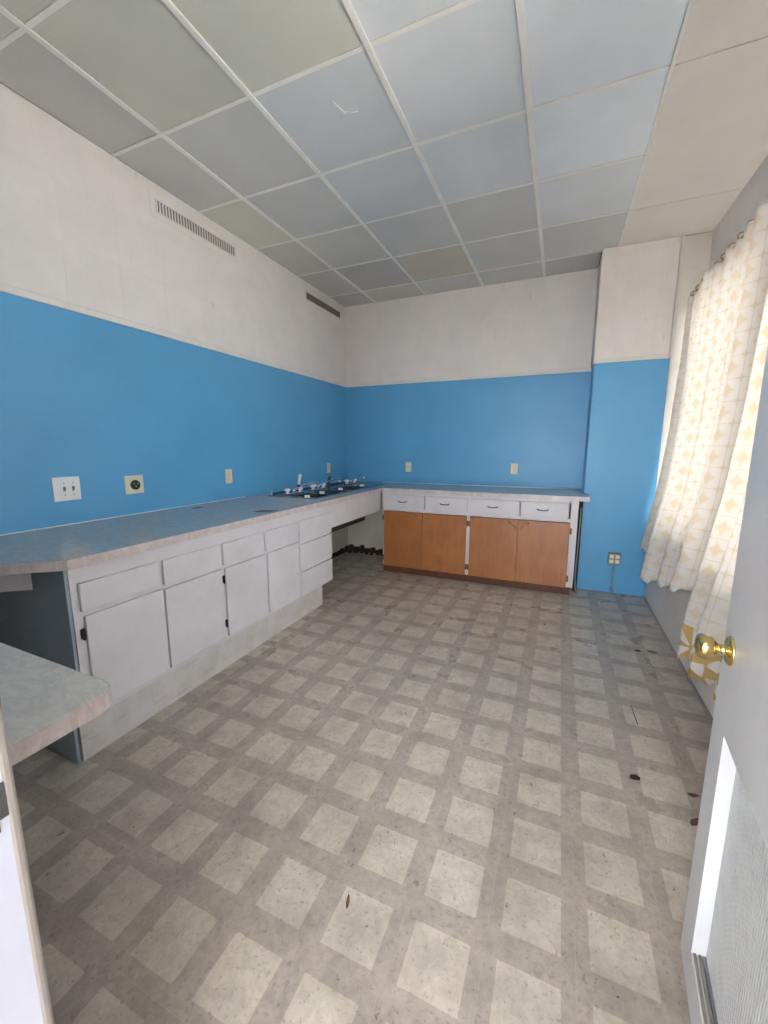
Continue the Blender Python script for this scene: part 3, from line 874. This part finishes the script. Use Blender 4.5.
# range outlet
at = frame_on('L', -2.831, 1.104)
t = thing('range_outlet', at(0, -0.058, 0), 'square ivory plate with a round black heavy outlet', 'outlet')
part('cover_plate', obox(at, -0.060, 0.060, -0.058, 0.058, 0, 0.006), 'ivory', t, 0.002)
f_ = part('socket', MB().lathe(at(0.002, -0.002, 0.006), (1, 0, 0), [(0, 0.031), (0.008, 0.031), (0.010, 0.028), (0.010, 0.002)], 22), 'black', t)
for a, b in ((-0.012, 0.006), (0.012, 0.006), (0, -0.012)):
    part('slot', obox(at, a - 0.0015, a + 0.0055, b - 0.006, b + 0.006, 0.0160, 0.0165), 'greyplastic', f_)
# surface box on the chase with its conduit
at = frame_on('C', 2.999, 0.334)
t = thing('surface_outlet_box', at(0, -0.334, 0), 'grey four-way outlet box with conduit low on the blue chase', 'outlet')
part('box', obox(at, -0.050, 0.050, -0.052, 0.052, 0, 0.045), 'box_metal', t, 0.004)
cv = part('cover_plate', obox(at, -0.048, 0.048, -0.050, 0.050, 0.045, 0.049), 'box_metal', t, 0.002)
for a in (-0.023, 0.023):
    for b in (-0.022, 0.022):
        part('receptacle', obox(at, a - 0.016, a + 0.016, b - 0.016, b + 0.016, 0.049, 0.052), 'cream', cv, 0.004)
part('conduit', MB().tube([at(0.003, -0.052, 0.020), at(0.004, -0.18, 0.018), at(0.003, -0.333, 0.016)], 0.0085, 10), 'conduit', t)
part('strap', obox(at, -0.014, 0.020, -0.30, -0.28, 0, 0.028), 'conduit', t, 0.002)

# ------------------------------------------------------------------ wall vents
def vent(y0, y1, z0, z1, label):
    t = thing('wall_vent', (TT, (y0 + y1) / 2, z0), label, 'vent', 'grey slotted vents under the ceiling')
    x = TT
    part('backing', MB().box(x, x + 0.002, y0, y1, z0, z1), 'ventdark', t)
    fr = MB().box(x, x + 0.008, y0 - 0.006, y1 + 0.006, z1, z1 + 0.006).box(x, x + 0.008, y0 - 0.006, y1 + 0.006, z0 - 0.006, z0).box(x, x + 0.008, y0 - 0.006, y0, z0, z1).box(x, x + 0.008, y1, y1 + 0.006, z0, z1)
    part('frame', fr, 'upper', t, 0.001)
    g = MB()
    n = 30
    for k in range(n):
        y = y0 + (y1 - y0) * (k + 0.5) / n
        g.add([(x + 0.002, y - 0.001, z0), (x + 0.002, y + 0.003, z0), (x + 0.007, y + 0.006, z0), (x + 0.007, y - 0.004, z0),
               (x + 0.002, y - 0.001, z1), (x + 0.002, y + 0.003, z1), (x + 0.007, y + 0.006, z1), (x + 0.007, y - 0.004, z1)],
              [(0, 3, 2, 1), (4, 5, 6, 7), (0, 1, 5, 4), (1, 2, 6, 5), (2, 3, 7, 6), (3, 0, 4, 7)])
    part('fins', g, 'vent', t)
vent(-2.512, -1.833, 2.830, 2.894, 'grey slotted vent on the left wall nearer the doorway')
vent(-0.842, -0.149, 2.826, 2.894, 'grey slotted vent on the left wall near the far corner')
part('vent_patch', MB().box(TT, TT + 0.0025, -2.56, -1.79, 2.79, 2.934), 'upper', wall_left, 0.001)

# ------------------------------------------------------------------ the open door (built about its hinge, then swung)
DW, DT = 0.885, 0.044
door = bpy.data.objects.new('door_1', None); COL.objects.link(door)
tag(door, 'grey white door standing open on the right with a ribbed lower grille', 'door', kind='structure')
ANG = math.radians(84.0)
door.location = (2.867 - DW * math.cos(ANG), -3.410 - DW * math.sin(ANG), 0.008)
door.rotation_euler = (0, 0, ANG)
def dpart(name, mb, mat, parent=None, bevel=0.0, label=None):
    ob = finish(name, mb, mat, (0, 0, 0), bevel=bevel, local=True)
    ob.parent = parent or door
    if label: ob['label'] = label
    return ob
gx0, gx1, gz0, gz1 = 0.11, DW - 0.100, 0.105, 0.700
mb = MB().box(gx1, DW, -DT, 0, 0, 2.03).box(0, gx0, -DT, 0, 0, 2.03).box(gx0, gx1, -DT, 0, gz1, 2.03).box(gx0, gx1, -DT, 0, 0, gz0)
dpart('door_slab', mb, 'white_door')
g = MB()
n = 68
for k in range(n):
    x = gx0 + (gx1 - gx0) * (k + 0.5) / n
    g.box(x - 0.0028, x + 0.0028, -0.034, -0.0285, gz0, gz1)
gr = dpart('grille', g, 'grille', label='ribbed metal grille')
dpart('grille_sheet', MB().box(gx0, gx1, -0.040, -0.034, gz0, gz1), 'grille', gr)
for k, (a, b) in enumerate([(-0.0285, -0.022), (-0.020, -0.014), (-0.010, -0.004)]):
    dpart('bottom_track', MB().box(gx0, gx1, a, b, gz0, gz0 + 0.008 - 0.002 * k), 'steel' if k == 0 else 'casing', gr)
# knob on both faces
kx, kz = DW - 0.062, 0.885
for s, name in ((1, 'door_knob'), (-1, 'door_knob')):
    y0 = 0.0 if s > 0 else -DT
    kb = dpart(name, MB().lathe((kx, y0, kz), (0, s, 0), [(0, 0.033), (0.003, 0.033), (0.007, 0.029), (0.009, 0.016), (0.012, 0.012), (0.024, 0.011), (0.028, 0.016), (0.034, 0.024), (0.044, 0.0285), (0.056, 0.027), (0.062, 0.021), (0.064, 0.012), (0.0645, 0.002)], 28), 'brass', label='polished brass knob')
dpart('latch_plate', MB().box(DW, DW + 0.0015, -0.034, -0.010, kz - 0.028, kz + 0.028), 'brass', bevel=0.0005)
for hz in (0.25, 1.02, 1.78):
    dpart('hinge', MB().tube([(-0.004, 0.004, hz - 0.045), (-0.004, 0.004, hz + 0.045)], 0.006, 8), 'oldbrass')

# ------------------------------------------------------------------ curtains, rod and rings
def interp(tab, v):
    for (a, x), (b, y) in zip(tab[:-1], tab[1:]):
        if (a >= v >= b) or (a <= v <= b):
            k = (v - a) / (b - a) if b != a else 0
            return x + (y - x) * k
    return tab[0][1] if (v - tab[0][0]) * (tab[-1][0] - tab[0][0]) < 0 else tab[-1][1]
BASE = [(2.52, 3.364), (2.07, 3.352), (1.5, 3.325), (1.06, 3.287), (0.72, 3.235), (0.53, 3.205), (0.37, 3.19), (0.05, 3.185)]
ZROD = 2.500
def curtain(y0, y1, hem, folds, label, mat, seed, shift=0.0):
    NS, NZ = 200, 60
    rr = random.Random(seed)
    ph = [rr.uniform(0, 6.28) for _ in range(6)]
    def fold(y, k):
        """inward offset, 0..1, of the folds at depth y and height fraction k (0 top, 1 hem)"""
        v = 0.0
        for (c, w, a, sk) in folds:
            d = (y - c) / w
            if abs(d) < 1:
                d2 = d + sk * (1 - d * d)
                v = max(v, a * (0.5 + 0.5 * math.cos(math.pi * max(-1, min(1, d2)))))
        v = v * (0.45 + 0.55 * k ** 0.8)
        v += 0.10 * (1 - k) ** 2 * (0.5 + 0.5 * math.sin(y * 62 + ph[0]))
        v += 0.05 * (0.5 + 0.5 * math.sin(y * 33 + ph[1] + 1.2 * k)) + 0.05 * k * math.sin(y * 17 + ph[2] + 3 * k)
        return max(0.0, v)
    vs, fs, uvs = [], [], []
    arc = [0.0]
    prev = None
    for i in range(NS + 1):
        y = y0 + (y1 - y0) * i / NS
        q = (y, fold(y, 0.5) * 0.11)
        if prev: arc.append(arc[-1] + math.hypot(q[0] - prev[0], q[1] - prev[1]))
        prev = q
    for j in range(NZ + 1):
        k = j / NZ
        for i in range(NS + 1):
            y = y0 + (y1 - y0) * i / NS
            zs = interp(hem, y)
            zb = zs + 0.012 * math.sin(y * 41 + ph[3]) + 0.010 * math.sin(y * 93 + ph[4]) + 0.006 * math.sin(y * 211 + ph[5])
            zt0 = 2.490 - 0.018 * (y + 0.44)
            z = zt0 - (zt0 - zb) * k
            zt = z + (0.012 * (0.5 + 0.5 * math.sin(y * 62 + ph[0])) if j == 0 else 0)
            x = interp(BASE, z) + shift + 0.055 * k ** 0.7 - 0.125 * fold(y, k)
            x = min(x, 3.250 if z < 0.80 else 3.250 + min(0.13, 0.4 * (z - 0.80)))
            vs.append((x, y, zt)); uvs.append((arc[i], max(0.002, z - 0.20)))
    for j in range(NZ):
        for i in range(NS):
            a = j * (NS + 1) + i
            fs.append((a, a + 1, a + NS + 2, a + NS + 1))
    me = bpy.data.meshes.new('curtain')
    org = Vector((3.25, (y0 + y1) / 2, min(v[2] for v in vs)))
    me.from_pydata([tuple(Vector(v) - org) for v in vs], [], fs)
    ul = me.uv_layers.new(name='UVMap')
    for lp in me.loops: ul.data[lp.index].uv = uvs[lp.vertex_index]
    for p in me.polygons: p.use_smooth = True
    me.materials.append(M[mat])
    ob = bpy.data.objects.new('curtain', me); COL.objects.link(ob)
    ob.location = org
    tag(ob, label, 'curtain', 'printed curtains at the window')
    so = ob.modifiers.new('thickness', 'SOLIDIFY'); so.thickness = 0.0012; so.offset = 0
    return ob
curtain(-0.440, -1.96, [(-0.44, 0.47), (-0.56, 0.42), (-0.75, 0.36), (-1.1, 0.34), (-1.4, 0.42), (-1.7, 0.52), (-1.95, 0.54)],
        [(-0.47, 0.10, 0.48, 0.0), (-0.64, 0.08, 0.30, 0.0), (-0.78, 0.10, 0.55, -0.2), (-1.10, 0.22, 1.0, -0.45), (-1.36, 0.15, 0.62, -0.4), (-1.62, 0.14, 0.55, -0.35), (-1.86, 0.16, 1.05, -0.45)],
        'white and beige printed curtain with a frayed hem beside the blue chase', 'curtain', 3)
curtain(-1.83, -3.05, [(-1.83, 0.22), (-1.90, 0.25), (-1.96, 0.19), (-2.1, 0.23), (-2.66, 0.29), (-3.05, 0.29)],
        [(-2.10, 0.17, 0.9, -0.45), (-2.36, 0.17, 1.0, -0.45), (-2.60, 0.15, 0.8, -0.3), (-2.86, 0.15, 0.8, -0.3)],
        'longer printed curtain with a yellow leaf hem behind the open door', 'curtain_border', 5, 0.012)
rod = thing('curtain_rod', (3.385, -2.0, ZROD), 'thin metal curtain rod above the printed curtains', 'rod')
part('rod', MB().tube([(3.374, -0.412, ZROD + 0.034), (3.374, -4.10, ZROD + 0.090)], 0.008, 10), 'greyplastic', rod)
for y in (-0.45, -2.2, -4.0):
    part('bracket', MB().box(3.385, XR, y - 0.008, y + 0.008, ZROD + 0.025 - 0.014 * (y + 0.44), ZROD + 0.04 - 0.014 * (y + 0.44)), 'greyplastic', rod)
NTH = ['first', 'second', 'third', 'fourth', 'fifth', 'sixth', 'seventh', 'eighth', 'ninth', 'tenth', 'eleventh', 'twelfth', 'thirteenth', 'fourteenth', 'fifteenth', 'sixteenth']
RINGS = ['small brass curtain ring, %s on the rod from the blue chase' % w_ for w_ in NTH]
for k in range(16):
    y = -0.47 - 0.132 * k
    c = (3.366, y, ZROD + 0.028 - 0.016 * (y + 0.44))
    pts = [(c[0] + 0.022 * math.cos(q), c[1] + 0.010 * math.sin(q), c[2] + 0.026 * math.sin(q)) for q in [2 * math.pi * i / 12 for i in range(13)]]
    g = MB().tube(pts, 0.0042, 6, caps=False)
    solo('curtain_ring', g, 'oldbrass', RINGS[k], 'ring', 'brass rings on the curtain rod')

# ------------------------------------------------------------------ scraps on the floor
def chip(x, y, w, l, a, mat, label, name='floor_scrap', h=0.0025):
    pts = []
    n = 7
    for k in range(n):
        q = 2 * math.pi * k / n
        r = 0.7 + 0.6 * rnd.random()
        u, v = w * 0.5 * r * math.cos(q), l * 0.5 * r * math.sin(q)
        pts.append((x + u * math.cos(a) - v * math.sin(a), y + u * math.sin(a) + v * math.cos(a)))
    solo(name, MB().prism(pts, 0.0, h), mat, label, 'scrap')
chip(1.985, -3.672, 0.010, 0.034, 0.35, 'soil', 'brown splinter lying on a pale tile in the foreground', 'splinter', 0.007)
chip(3.045, -2.805, 0.050, 0.022, 0.2, 'soil', 'brown torn spot in the floor nearer the window, beside the door', 'torn_spot', 0.0008)
chip(3.020, -2.945, 0.060, 0.030, 0.6, 'soil', 'brown torn spot in the floor right against the door edge', 'torn_spot', 0.0008)
chip(2.847, -2.800, 0.040, 0.030, 0.4, 'scrap_dark', 'dark torn chip in the floor left of the door', 'torn_spot', 0.0008)
chip(3.043, -1.575, 0.040, 0.022, 0.1, 'scrap_dark', 'dark chip on the floor below the curtain hem', 'torn_spot', 0.001)
chip(3.126, -1.555, 0.060, 0.020, -0.2, 'soil', 'brown chip on the floor close to the window wall', 'torn_spot', 0.001)
chip(3.060, -0.850, 0.030, 0.018, 0.0, 'scrap_dark', 'dark chip on the floor near the outlet box', 'torn_spot', 0.001)
chip(2.455, -1.390, 0.018, 0.018, 0.0, 'scrap_dark', 'small black speck on a pale tile mid floor', 'torn_spot', 0.001)
solo('floor_gouge', MB().prism([(2.908, -2.26), (2.911, -2.26), (2.918, -2.42), (2.914, -2.42)], 0.0, 0.0006), 'scrap_dark', 'long thin dark gouge in the pale tile near the curtain', 'gouge')
